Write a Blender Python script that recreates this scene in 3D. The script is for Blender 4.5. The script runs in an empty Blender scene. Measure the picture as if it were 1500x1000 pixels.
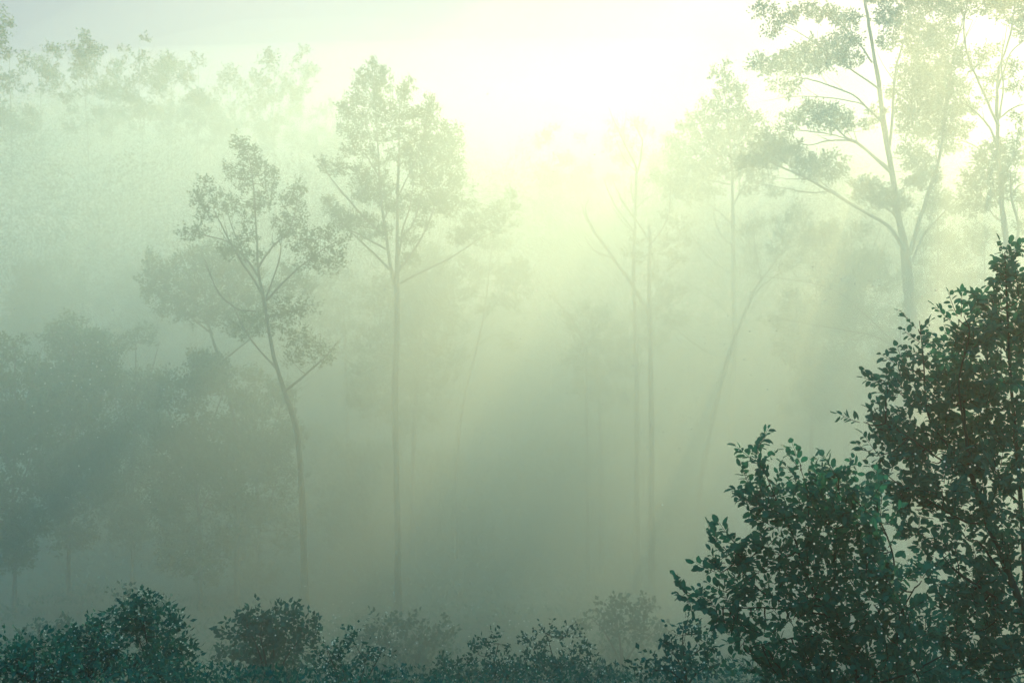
import bpy, math
import numpy as np
from mathutils import Vector

rng = np.random.default_rng(11)
sc = bpy.context.scene
COL = sc.collection
R = math.radians

# ------------------------------------------------------------------ camera
CZ = 12.0
F = 1608.0                       # focal length in photo pixels (1500 wide)
cam_d = bpy.data.cameras.new('camera')
cam = bpy.data.objects.new('camera', cam_d)
COL.objects.link(cam)
cam.location = (0, 0, CZ)
cam.rotation_euler = (R(90), 0, 0)
cam_d.sensor_width = 36
cam_d.lens = 36 * F / 1500
cam_d.clip_end = 5000
sc.camera = cam

# ------------------------------------------------------------------ light
SUN_EL, SUN_AZ = 32.0, 26.0      # azimuth right of +Y
w = bpy.data.worlds.new('World')
sc.world = w
w.use_nodes = True
nt = w.node_tree
nt.nodes.clear()
sky = nt.nodes.new('ShaderNodeTexSky')
sky.sky_type = 'NISHITA'
sky.sun_disc = False
sky.sun_elevation = R(SUN_EL)
sky.sun_rotation = R(SUN_AZ)
sky.dust_density = 1.0
sky.ozone_density = 2.0
tint = nt.nodes.new('ShaderNodeMix')
tint.data_type = 'RGBA'; tint.blend_type = 'MULTIPLY'
tint.inputs[0].default_value = 1.0
wtc = nt.nodes.new('ShaderNodeTexCoord')
wsx = nt.nodes.new('ShaderNodeSeparateXYZ')
wcr = nt.nodes.new('ShaderNodeValToRGB')        # hazy pale horizon, cool green-blue overhead
wcr.color_ramp.elements[0].position = 0.36; wcr.color_ramp.elements[0].color = (0.29, 0.225, 0.19, 1)
wcr.color_ramp.elements[1].position = 0.65; wcr.color_ramp.elements[1].color = (0.10, 1.0, 0.92, 1)
nt.links.new(wtc.outputs['Generated'], wsx.inputs[0])
nt.links.new(wsx.outputs['Z'], wcr.inputs[0])
nt.links.new(wcr.outputs[0], tint.inputs[7])
bg = nt.nodes.new('ShaderNodeBackground')
bg.inputs[1].default_value = 0.15
wo = nt.nodes.new('ShaderNodeOutputWorld')
nt.links.new(sky.outputs[0], tint.inputs[6])
nt.links.new(tint.outputs[2], bg.inputs[0])
nt.links.new(bg.outputs[0], wo.inputs[0])

sd = bpy.data.lights.new('sun', 'SUN')
sd.energy = 2.5
sd.angle = R(0.5)
sd.color = (1.0, 0.74, 0.34)
sun = bpy.data.objects.new('sun', sd)
COL.objects.link(sun)
v = Vector((math.sin(R(SUN_AZ)) * math.cos(R(SUN_EL)), math.cos(R(SUN_AZ)) * math.cos(R(SUN_EL)), math.sin(R(SUN_EL))))
sun.rotation_euler = v.to_track_quat('Z', 'Y').to_euler()

sc.view_settings.view_transform = 'Standard'
sc.view_settings.look = 'None'
sc.view_settings.exposure = 1.52
sc.view_settings.gamma = 1.0

cy = sc.cycles
cy.use_denoising = True
try:
    cy.denoiser = 'OPENIMAGEDENOISE'
except Exception:
    pass
cy.max_bounces = 7
cy.diffuse_bounces = 2
cy.transparent_max_bounces = 64
cy.glossy_bounces = 1
cy.transmission_bounces = 2
cy.volume_bounces = 1
cy.sample_clamp_indirect = 6.0

HAZE_DENSITY = 0.003
HAZE_COLOR = (0.85, 0.98, 0.93)
HAZE_G = 0.68
MIST_G = 0.5

# ------------------------------------------------------------------ helpers
def tag(o, label=None, cat=None, group=None, kind=None):
    if label: o['label'] = label
    if cat: o['category'] = cat
    if group: o['group'] = group
    if kind: o['kind'] = kind
    return o

def make_mesh(name, verts, faces_list, mats, parent=None, loc=None, smooth=False, matidx=None):
    """faces_list: list of (n,k) int arrays"""
    me = bpy.data.meshes.new(name)
    verts = np.asarray(verts, dtype=np.float32)
    if loc is not None:
        verts = verts - np.asarray(loc, dtype=np.float32)
    me.vertices.add(len(verts))
    me.vertices.foreach_set('co', verts.ravel())
    loops = np.concatenate([f.ravel() for f in faces_list]).astype(np.int32)
    tot = np.concatenate([np.full(len(f), f.shape[1]) for f in faces_list]).astype(np.int32)
    start = np.concatenate([[0], np.cumsum(tot)[:-1]]).astype(np.int32)
    me.loops.add(len(loops)); me.loops.foreach_set('vertex_index', loops)
    me.polygons.add(len(tot))
    me.polygons.foreach_set('loop_start', start)
    me.polygons.foreach_set('loop_total', tot)
    if smooth:
        me.polygons.foreach_set('use_smooth', np.ones(len(tot), dtype=bool))
    if matidx is not None:
        me.polygons.foreach_set('material_index', np.asarray(matidx, dtype=np.int32))
    me.update(calc_edges=True)
    for m in (mats if isinstance(mats, (list, tuple)) else [mats]):
        me.materials.append(m)
    o = bpy.data.objects.new(name, me)
    COL.objects.link(o)
    if parent is not None:
        o.parent = parent
    elif loc is not None:
        o.location = loc
    return o

def empty(name, loc):
    o = bpy.data.objects.new(name, None)
    o.empty_display_size = 0.5
    COL.objects.link(o)
    o.location = loc
    return o

def P(x, y, d):
    """a photo pixel at distance d becomes a place in the world"""
    return np.array([(x - 750.0) / F * d, d, CZ + (500.0 - y) / F * d])

def catmull(pts, n=5):
    pts = np.asarray(pts, float)
    if len(pts) < 3:
        t = np.linspace(0, 1, n + 1)[:, None]
        return pts[0] * (1 - t) + pts[-1] * t
    p = np.vstack([2 * pts[0] - pts[1], pts, 2 * pts[-1] - pts[-2]])
    out = []
    for i in range(1, len(p) - 2):
        t = np.linspace(0, 1, n, endpoint=False)[:, None]
        a, b, c, e = p[i - 1], p[i], p[i + 1], p[i + 2]
        out.append(0.5 * ((2 * b) + (-a + c) * t + (2 * a - 5 * b + 4 * c - e) * t**2 + (-a + 3 * b - 3 * c + e) * t**3))
    out.append(pts[-1][None])
    return np.vstack(out)

class Tubes:
    def __init__(s): s.v = []; s.f = []; s.n = 0
    def add(s, pts, rad, k=6):
        pts = np.asarray(pts, float); rad = np.asarray(rad, float)
        m = len(pts)
        t = np.gradient(pts, axis=0)
        t /= np.linalg.norm(t, axis=1)[:, None] + 1e-9
        ref = np.array([0.3, 1.0, 0.1]) if abs(t[0][1]) < 0.9 else np.array([1.0, 0, 0])
        a = np.cross(t, ref); a /= np.linalg.norm(a, axis=1)[:, None] + 1e-9
        b = np.cross(t, a)
        ang = np.linspace(0, 2 * np.pi, k, endpoint=False)
        ring = (a[:, None, :] * np.cos(ang)[None, :, None] + b[:, None, :] * np.sin(ang)[None, :, None]) * rad[:, None, None]
        vv = (pts[:, None, :] + ring).reshape(-1, 3)
        i = np.arange(m - 1)[:, None] * k; j = np.arange(k)[None, :]; j2 = (j + 1) % k
        f = np.stack([i + j, i + j2, i + k + j2, i + k + j], -1).reshape(-1, 4)
        s.v.append(vv); s.f.append(f + s.n); s.n += len(vv)
    def get(s): return np.vstack(s.v), np.vstack(s.f)

def wobble(pts, amp):
    pts = np.array(pts, float)
    n = len(pts)
    s = np.cumsum(rng.normal(0, 1, (n, 3)), 0)
    t = np.linspace(0, 1, n)[:, None]
    s -= s[0] * (1 - t) + s[-1] * t
    return pts + s * amp / max(1.0, math.sqrt(n))

def leaf_cards(c, direc, L, W, tilt=None):
    """diamond leaves: base at c pointing along direc, random roll; 4 verts folded"""
    n = len(c)
    d = direc / (np.linalg.norm(direc, axis=1)[:, None] + 1e-9)
    r = rng.normal(0, 1, (n, 3))
    s = np.cross(d, r); s /= np.linalg.norm(s, axis=1)[:, None] + 1e-9
    nn = np.cross(d, s)
    L = L[:, None]; W = W[:, None]
    v = np.empty((n, 4, 3))
    v[:, 0] = c
    v[:, 1] = c + d * L * 0.45 + s * W * 0.5 + nn * W * 0.12
    v[:, 2] = c + d * L
    v[:, 3] = c + d * L * 0.45 - s * W * 0.5 + nn * W * 0.12
    f = np.arange(n * 4).reshape(n, 4)
    return v.reshape(-1, 3), f

def leaf_full(c, direc, L, W):
    """a broad oval leaf with a stalk, a midrib fold and a droop: 10 verts, 8 faces (6 quads-> tris/quads)"""
    n = len(c)
    d = direc / (np.linalg.norm(direc, axis=1)[:, None] + 1e-9)
    up = np.tile(np.array([[0.0, -0.25, 1.0]]), (n, 1)) + rng.normal(0, 0.75, (n, 3))
    s = np.cross(d, up); s /= np.linalg.norm(s, axis=1)[:, None] + 1e-9
    nn = np.cross(s, d)
    L = L[:, None]; W = W[:, None]
    rows = [(0.14, 0.0), (0.32, 0.36), (0.58, 0.5), (0.82, 0.34), (1.0, 0.0)]
    vs = []
    vs.append(c)                                     # 0 stalk base
    mid = []
    curl = rng.uniform(-0.05, 0.35, (n, 1))
    for a, b in rows:
        m = c + d * L * a - nn * L * curl * a * a
        if b == 0.0:
            vs.append(m)
        else:
            vs.append(m); vs.append(m + s * W * b + nn * W * 0.16); vs.append(m - s * W * b + nn * W * 0.16)
    # order: 0 stalk,1 base,2 m1,3 l1,4 r1,5 m2,6 l2,7 r2,8 m3,9 l3,10 r3,11 tip
    stalk = c + s * W * 0.05
    vs.append(stalk)                                 # 12
    V = np.stack(vs, 1)
    k = V.shape[1]
    base = (np.arange(n) * k)[:, None]
    quads = np.array([[2, 3, 6, 5], [4, 2, 5, 7], [5, 6, 9, 8], [7, 5, 8, 10]])
    tris = np.array([[1, 3, 2], [1, 2, 4], [8, 9, 11], [10, 8, 11], [0, 12, 1]])
    q = (base[:, :, None] + quads[None]).reshape(-1, 4)
    t = (base[:, :, None] + tris[None]).reshape(-1, 3)
    return V.reshape(-1, 3), q, t

# ------------------------------------------------------------------ materials
def foliage_mat(name, c1, c2, trans=0.45, scale=6.0, rough=0.6, spec=0.15):
    m = bpy.data.materials.new(name); m.use_nodes = True
    n = m.node_tree; n.nodes.clear()
    out = n.nodes.new('ShaderNodeOutputMaterial')
    geo = n.nodes.new('ShaderNodeNewGeometry')
    mix = n.nodes.new('ShaderNodeMix'); mix.data_type = 'RGBA'
    mix.inputs[6].default_value = (*c1, 1); mix.inputs[7].default_value = (*c2, 1)
    n.links.new(geo.outputs['Random Per Island'], mix.inputs[0])
    bs = n.nodes.new('ShaderNodeBsdfPrincipled'); bs.inputs['Roughness'].default_value = rough
    bs.inputs['Specular IOR Level'].default_value = spec
    tr = n.nodes.new('ShaderNodeBsdfTranslucent')
    ms = n.nodes.new('ShaderNodeMixShader'); ms.inputs[0].default_value = trans
    n.links.new(mix.outputs[2], bs.inputs['Base Color']); n.links.new(mix.outputs[2], tr.inputs['Color'])
    n.links.new(bs.outputs[0], ms.inputs[1]); n.links.new(tr.outputs[0], ms.inputs[2])
    n.links.new(ms.outputs[0], out.inputs[0])
    return m

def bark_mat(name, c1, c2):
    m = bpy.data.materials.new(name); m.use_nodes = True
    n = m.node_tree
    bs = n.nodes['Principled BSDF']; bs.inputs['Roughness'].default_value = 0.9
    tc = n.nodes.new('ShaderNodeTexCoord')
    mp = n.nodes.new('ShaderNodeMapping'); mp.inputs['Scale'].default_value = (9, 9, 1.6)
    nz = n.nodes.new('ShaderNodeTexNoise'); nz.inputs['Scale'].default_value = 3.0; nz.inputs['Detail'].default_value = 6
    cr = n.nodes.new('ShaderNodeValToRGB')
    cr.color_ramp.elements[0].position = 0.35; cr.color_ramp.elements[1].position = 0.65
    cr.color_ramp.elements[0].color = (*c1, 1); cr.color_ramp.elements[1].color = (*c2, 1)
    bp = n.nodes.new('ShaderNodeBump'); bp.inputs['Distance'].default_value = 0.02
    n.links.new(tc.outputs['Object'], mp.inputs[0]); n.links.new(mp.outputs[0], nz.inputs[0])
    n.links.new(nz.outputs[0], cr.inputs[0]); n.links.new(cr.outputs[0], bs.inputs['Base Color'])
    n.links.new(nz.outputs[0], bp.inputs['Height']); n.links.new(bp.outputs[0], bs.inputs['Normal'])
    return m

M_LEAF = foliage_mat('leaf_green', (0.045, 0.095, 0.035), (0.085, 0.15, 0.05))
M_LEAF_NEAR = foliage_mat('leaf_deep_green', (0.010, 0.125, 0.09), (0.028, 0.19, 0.125), trans=0.35, spec=0.04)
M_LEAF_FAR = foliage_mat('leaf_far_green', (0.05, 0.10, 0.05), (0.065, 0.12, 0.055), trans=0.2, spec=0.05)
M_UNDER = foliage_mat('undergrowth_green', (0.007, 0.10, 0.082), (0.014, 0.14, 0.108), trans=0.25, spec=0.04)
M_BARK = bark_mat('bark_brown', (0.06, 0.065, 0.045), (0.15, 0.15, 0.11))
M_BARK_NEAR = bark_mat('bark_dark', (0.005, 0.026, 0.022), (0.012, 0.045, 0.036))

def simple_mat(name, col, rough=0.4, trans=0.5):
    return foliage_mat(name, col, tuple(min(1, c * 1.1) for c in col), trans=trans, rough=rough)
M_DEW = simple_mat('dew_white', (0.85, 0.9, 0.85), 0.2, 0.6)

# ------------------------------------------------------------------ terrain
_yk = np.array([-80, -20, 0, 8, 14, 18, 25, 35, 50, 66, 86, 106, 130, 200, 420, 700])
_zk = np.array([12.5, 10.6, 10.0, 8.9, 7.4, 6.2, 3.9, 1.5, 0.0, 1.0, 9.0, 19.0, 25.0, 28.0, 29.0, 29.0])
def ground_z(x, y):
    x = np.asarray(x, float); y = np.asarray(y, float)
    z = np.interp(y, _yk, _zk)
    k = np.interp(x, [-120, -50, 10, 60, 150], [1.0, 1.0, 0.62, 0.5, 0.5])
    far = np.clip((y - 60) / 40, 0, 1)
    z = z * (1 - far) + z * k * far
    z = z + 0.35 * np.sin(x * 0.31 + 1.0) * np.cos(y * 0.27) + 0.12 * np.sin(x * 1.1 + y * 0.7) * np.cos(y * 0.9 - x * 0.3)
    return z

def ground_mat():
    m = bpy.data.materials.new('mossy_ground'); m.use_nodes = True
    n = m.node_tree
    bs = n.nodes['Principled BSDF']; bs.inputs['Roughness'].default_value = 0.95
    tc = n.nodes.new('ShaderNodeTexCoord')
    nz = n.nodes.new('ShaderNodeTexNoise'); nz.inputs['Scale'].default_value = 0.6; nz.inputs['Detail'].default_value = 10
    cr = n.nodes.new('ShaderNodeValToRGB')
    cr.color_ramp.elements[0].position = 0.35; cr.color_ramp.elements[0].color = (0.01, 0.035, 0.03, 1)
    cr.color_ramp.elements[1].position = 0.62; cr.color_ramp.elements[1].color = (0.015, 0.06, 0.045, 1)
    bp = n.nodes.new('ShaderNodeBump'); bp.inputs['Distance'].default_value = 0.3
    n.links.new(tc.outputs['Object'], nz.inputs[0]); n.links.new(nz.outputs[0], cr.inputs[0])
    n.links.new(cr.outputs[0], bs.inputs['Base Color'])
    n.links.new(nz.outputs[0], bp.inputs['Height']); n.links.new(bp.outputs[0], bs.inputs['Normal'])
    return m

def build_ground():
    xs = np.concatenate([np.linspace(-700, -80, 32)[:-1], np.linspace(-80, 80, 161), np.linspace(80, 700, 32)[1:]])
    ys = np.concatenate([np.linspace(-80, 0, 30)[:-1], np.linspace(0, 160, 161), np.linspace(160, 700, 28)[1:]])
    X, Y = np.meshgrid(xs, ys)
    Z = ground_z(X, Y)
    v = np.stack([X, Y, Z], -1).reshape(-1, 3)
    nx, ny = len(xs), len(ys)
    i = np.arange(ny - 1)[:, None] * nx + np.arange(nx - 1)[None]
    f = np.stack([i, i + 1, i + nx + 1, i + nx], -1).reshape(-1, 4)
    o = make_mesh('ground', v, [f], ground_mat(), smooth=True)
    tag(o, kind='structure')
build_ground()

# ------------------------------------------------------------------ trees
def build_tree(name, label, cat, d, trunk, limbs=(), clumps=(), leaf=(0.13, 0.085), dens=1.0, depth=0.9,
               mat=None, bark=None, group=None, full=False, to_ground=True, up=0.5, twig_r=0.012, spread=1.0, dew=0):
    """trunk: list (x, y, r_px) from top to bottom in photo pixels at distance d; limbs: list of [(x,y,r)...] from
    root to tip; clumps: (x, y, rx, ry[, n]) leaf masses, spread through the crown's depth."""
    mat = mat or M_LEAF; bark = bark or M_BARK
    tp = np.array([P(x, y, d) for x, y, r in trunk])
    tr = np.array([r for *_, r in trunk]) * d / F * (0.8 if d > 12 else 1)
    if to_ground:
        gx = tp[-1, 0] + (tp[-1, 0] - tp[-2, 0]) * 0.3
        gz = float(ground_z(gx, d))
        if tp[-1, 2] > gz:
            tp = np.vstack([tp, [(tp[-1, 0] + gx) / 2, d, (tp[-1, 2] + gz) / 2], [gx, d, gz - 0.15]])
            tr = np.append(tr, [tr[-1] * 1.12, tr[-1] * 1.6])
    tp[1:-1, 1] += np.cumsum(rng.normal(0, 0.10, len(tp) - 2)) * 0.6
    base = (tp[-1, 0], tp[-1, 1], tp[-1, 2] + (0.15 if to_ground else 0))
    root = empty(name, base)
    tag(root, label, cat, group)
    nodes = []
    tb = Tubes()
    pts = catmull(tp, 6); rad = catmull(np.stack([tr, tr, tr], 1), 6)[:, 0]
    rn = np.interp(np.arange(len(rad)), np.arange(0, len(rad) + 3, 3), rng.normal(1, 0.10, len(range(0, len(rad) + 3, 3))))
    tb.add(wobble(pts, rad.mean() * 0.9), np.maximum(rad * rn, 0.004), 10)
    nodes.append(pts)
    vv, ff = tb.get()
    make_mesh('trunk', vv, [ff], bark, root, base, smooth=True)
    tips = []
    for L in limbs:
        lp = np.array([P(x, y, d) for x, y, r in L])
        lr = np.array([r for *_, r in L]) * d / F
        # root on the nearest trunk point, then lean out of the plane
        k = np.argmin(np.linalg.norm((pts - lp[0])[:, [0, 2]], axis=1))
        y0 = pts[k, 1] if np.linalg.norm((pts[k] - lp[0])[[0, 2]]) < 1.0 * d / 45 else d
        ln = np.concatenate([[0], np.cumsum(np.linalg.norm(np.diff(lp, axis=0), axis=1))])
        yy_ = y0 + ln * rng.uniform(-0.45, 0.45)
        lp = np.array([P(q[0], q[1], e) for q, e in zip(L, yy_)])
        lc = catmull(lp, 6); lrad = catmull(np.stack([lr] * 3, 1), 6)[:, 0]
        t2 = Tubes(); t2.add(wobble(lc, d * 0.0008), np.maximum(lrad, 0.003), 7)
        # small side shoots along the limb
        for q in range(0 if full else max(2, len(lc) // 5)):
            i = rng.integers(len(lc) // 3, len(lc))
            tdir = lc[min(i + 1, len(lc) - 1)] - lc[i - 1]
            tdir /= np.linalg.norm(tdir) + 1e-9
            dr = tdir + rng.normal(0, 0.55, 3) + np.array([0, 0, 0.35]); dr /= np.linalg.norm(dr)
            ll = rng.uniform(0.25, 0.7) * ln[-1] * 0.35
            s = np.linspace(0, 1, 6)[:, None]
            sp = lc[i] + dr * ll * s + np.array([0, 0, 0.22]) * ll * s ** 2
            t2.add(wobble(sp, ll * 0.05), np.linspace(max(lrad[i] * 0.55, 0.004), 0.003, 6), 5)
            nodes.append(sp)
        a, b = t2.get()
        make_mesh('limb', a, [b], bark, root, base, smooth=True)
        nodes.append(lc)
    if len(clumps):
        allnodes = np.vstack(nodes)
        cen, dirs = [], []
        tw = Tubes()
        zc = None
        for cl in clumps:
            x, y, rx, ry = cl[:4]
            px = d / F
            c = P(x, y, d)
            k = np.argmin(np.linalg.norm((allnodes - c)[:, [0, 2]], axis=1) + 0.3 * np.maximum(0, allnodes[:, 2] - c[2]))
            an = allnodes[k]
            c = P(x, y, an[1] + rng.normal(0, 1) * depth * px * (rx + ry) * 0.5)
            RX, RZ = rx * px, ry * px
            RY = (RX + RZ) * 0.5
            # twig from the wood to the mass
            dist = np.linalg.norm(c - an)
            if dist > 0.05:
                s = np.linspace(0, 1, 8)[:, None]
                mid = an * (1 - s) + c * s + np.array([0, 0, -0.10]) * dist * np.sin(s * np.pi)
                tw.add(wobble(mid, dist * 0.04), np.linspace(max(twig_r * 1.4, dist * 0.008), twig_r * 0.7, 8), 5)
            area = math.pi * rx * ry
            lpx = leaf[0] / px
            nleaf = int(dens * 6.0 * area / (lpx * lpx * 0.35)) + 8
            per = 9 if not full else 11
            nt_ = max(2, nleaf // per)
            # twig starts inside the ellipsoid, bias outward
            u = rng.normal(0, 1, (nt_, 3)); u /= np.linalg.norm(u, axis=1)[:, None]
            rr = rng.uniform(0.05, 1.0, (nt_, 1)) ** 0.6
            st = c + u * rr * np.array([RX, RY, RZ]) * 0.8 * spread
            out = u * np.array([1, 1, 0.8]) + np.array([0, 0, up]) + rng.normal(0, 0.35, (nt_, 3))
            out /= np.linalg.norm(out, axis=1)[:, None]
            tl = rng.uniform(0.35, 1.0, (nt_, 1)) * (RX + RZ) * 0.42
            tl = np.maximum(tl, leaf[0] * 2.2)
            t = (np.arange(per) + 0.6) / per
            side = np.cross(out, rng.normal(0, 1, (nt_, 3))); side /= np.linalg.norm(side, axis=1)[:, None]
            bend = np.array([0, 0, 0.18 if up > 0 else -0.3])
            pos = st[:, None] + out[:, None] * (tl * t[None])[:, :, None] + bend * (tl * t[None] ** 2)[:, :, None]
            sgn = np.where(np.arange(per) % 2 == 0, 1.0, -1.0)[None, :, None]
            ld = out[:, None] * 0.75 + side[:, None] * sgn + rng.normal(0, 0.3, (nt_, per, 3))
            ld[:, -1] = out
            if not full:
                pos = pos + rng.normal(0, leaf[0] * 0.35, pos.shape)
            cen.append(pos.reshape(-1, 3)); dirs.append(ld.reshape(-1, 3))
            # some of the twigs get real wood
            ntw = nt_ if full else min(nt_, 5)
            for q in range(ntw):
                s = np.linspace(0, 1, 4)[:, None]
                a0 = c if (rng.random() < 0.35 or not full) else st[q]
                e = st[q] + out[q] * tl[q]
                mid = a0 * (1 - s) + e * s
                mid += (st[q] - (a0 + e) / 2) * np.sin(s * np.pi) * 0.6
                if full: mid = st[q] + out[q] * tl[q] * s + bend * tl[q] * s ** 2
                tw.add(mid, np.linspace(twig_r * 0.6, twig_r * 0.25, 4), 4 if full else 3)
        cen = np.vstack(cen); dirs = np.vstack(dirs)
        n = len(cen)
        Ls = leaf[0] * rng.uniform(0.5, 1.32, n); Ws = leaf[1] * rng.uniform(0.7, 1.2, n)
        tv, tf = tw.get()
        if full:
            lv, q, t3 = leaf_full(cen, dirs, Ls, Ws)
            V = np.vstack([tv, lv]); o_ = len(tv)
            make_mesh('crown', V, [tf, q + o_, t3 + o_], [bark, mat], root, base,
                      matidx=np.concatenate([np.zeros(len(tf)), np.ones(len(q) + len(t3))]))
        else:
            lv, q = leaf_cards(cen, dirs, Ls, Ws)
            V = np.vstack([tv, lv]); o_ = len(tv)
            make_mesh('crown', V, [tf, q + o_], [bark, mat], root, base,
                      matidx=np.concatenate([np.zeros(len(tf)), np.ones(len(q))]))
        if dew:
            k = rng.choice(n, dew, replace=False)
            make_mesh('dew_drops', *dots(cen[k] + rng.normal(0, 0.02, (dew, 3)) - np.array([0, 0.03, 0]), rng.uniform(0.6, 1.3, dew) * 1.25 * d / F), M_DEW, root, base, smooth=True)['kind'] = 'stuff'
    return root

_ico = None
def dots(c, r):
    global _ico
    if _ico is None:
        import bmesh
        bm = bmesh.new(); bmesh.ops.create_icosphere(bm, subdivisions=1, radius=1)
        _ico = (np.array([v.co[:] for v in bm.verts]), np.array([[v.index for v in f.verts] for f in bm.faces]))
        bm.free()
    v, f = _ico
    n = len(c)
    V = (c[:, None] + v[None] * np.asarray(r)[:, None, None]).reshape(-1, 3)
    Fc = (f[None] + (np.arange(n) * len(v))[:, None, None]).reshape(-1, 3)
    return V, [Fc]

# --- slender tree on the left ------------------------------------------------
build_tree('slender_tree', 'slender young tree with open leafy sprays, left of the tallest central tree', 'tree', 42,
  [(352,205,.6),(368,240,.9),(373,300,1.3),(376,350,1.7),(378,395,2.3),(385,430,3.0),(392,470,3.4),(400,520,3.8),(415,570,4.6),(432,620,5.0),(440,680,5.4),(445,760,6)],
  [[(388,440,2),(372,410,1.6),(352,380,1.4),(330,340,1.1),(312,305,.6)],
   [(378,405,1.8),(360,380,1.4),(335,355,1.1),(300,345,.7),(280,340,.4)],
   [(360,385,1.2),(350,355,1),(340,330,.8),(330,300,.4)],
   [(378,392,1.8),(400,360,1.4),(425,335,1),(436,290,.4)],
   [(388,440,1.5),(398,415,1.2),(410,380,1),(412,350,.5)],
   [(390,440,1.6),(430,400,1.3),(475,365,.8),(492,355,.4)],
   [(375,456,1.3),(345,452,1.2),(320,430,1),(307,400,.8),(300,380,.4)],
   [(418,572,2),(450,548,1.6),(475,525,1.2),(495,500,.6)],
   [(405,540,1.6),(370,500,1.2),(345,455,.8),(335,430,.4)]],
  [(350,207,8,6),(353,218,11,11),(366,230,11,12),(372,243,12,9),(337,248,8,9),(346,262,11,9),(360,272,13,8),(369,258,9,8),
   (390,252,13,8),(398,262,8,10),(390,280,10,12),(386,300,12,9),(372,300,9,10),(298,268,6,6),(302,280,9,10),(286,292,9,7),(296,303,13,8),
   (306,318,12,7),(325,295,14,9),(345,300,14,8),(335,310,10,6),(278,344,13,9),(292,336,8,8),(362,322,8,9),(360,345,14,10),
   (436,276,9,11),(430,290,10,8),(422,300,8,10),(438,300,8,8),(415,325,14,8),(434,322,13,9),(430,340,16,9),(447,350,13,12),
   (444,368,14,9),(476,345,12,9),(488,362,12,8),(465,372,10,8),(492,380,13,8),(480,392,14,8),(455,388,14,8),(345,372,16,9),(375,375,12,8),(412,350,8,8),(505,352,7,5),
   (330,365,10,8),(400,470,30,14),(430,455,30,14),(365,480,22,14),(440,500,22,12),(470,520,20,12),(430,530,14,10)],
  leaf=(0.10,0.065), dens=0.55, spread=1.5)

build_tree('bushy_tree', 'low bushy tree spreading beneath the slender left tree', 'tree', 50,
  [(300,420,1),(302,450,1.5),(312,490,2.2),(325,530,2.8),(335,570,3.2),(345,640,4)],
  [[(312,490,1.6),(280,465,1.3),(250,435,1),(235,410,.5)],[(312,490,1.4),(285,440,1),(270,400,.5)],[(302,450,1.2),(325,420,1),(345,395,.5)],[(325,530,1.4),(370,490,1),(390,450,.6)]],
  [(218,376,9,7),(224,390,12,11),(214,408,12,8),(232,410,18,14),(250,398,14,12),(228,430,20,12),(262,385,12,10),(288,380,18,14),
   (312,372,20,14),(340,378,20,16),(300,402,28,18),(338,408,28,18),(265,425,26,18),(300,435,30,20),(345,440,28,20),(250,450,22,14),
   (285,462,28,14),(325,465,26,14),(365,400,18,18),(375,440,18,20),(410,430,16,14),(425,400,14,12),(355,480,22,14),(440,420,20,12)],
  leaf=(0.12,0.085), dens=0.7, spread=1.25)

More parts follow.
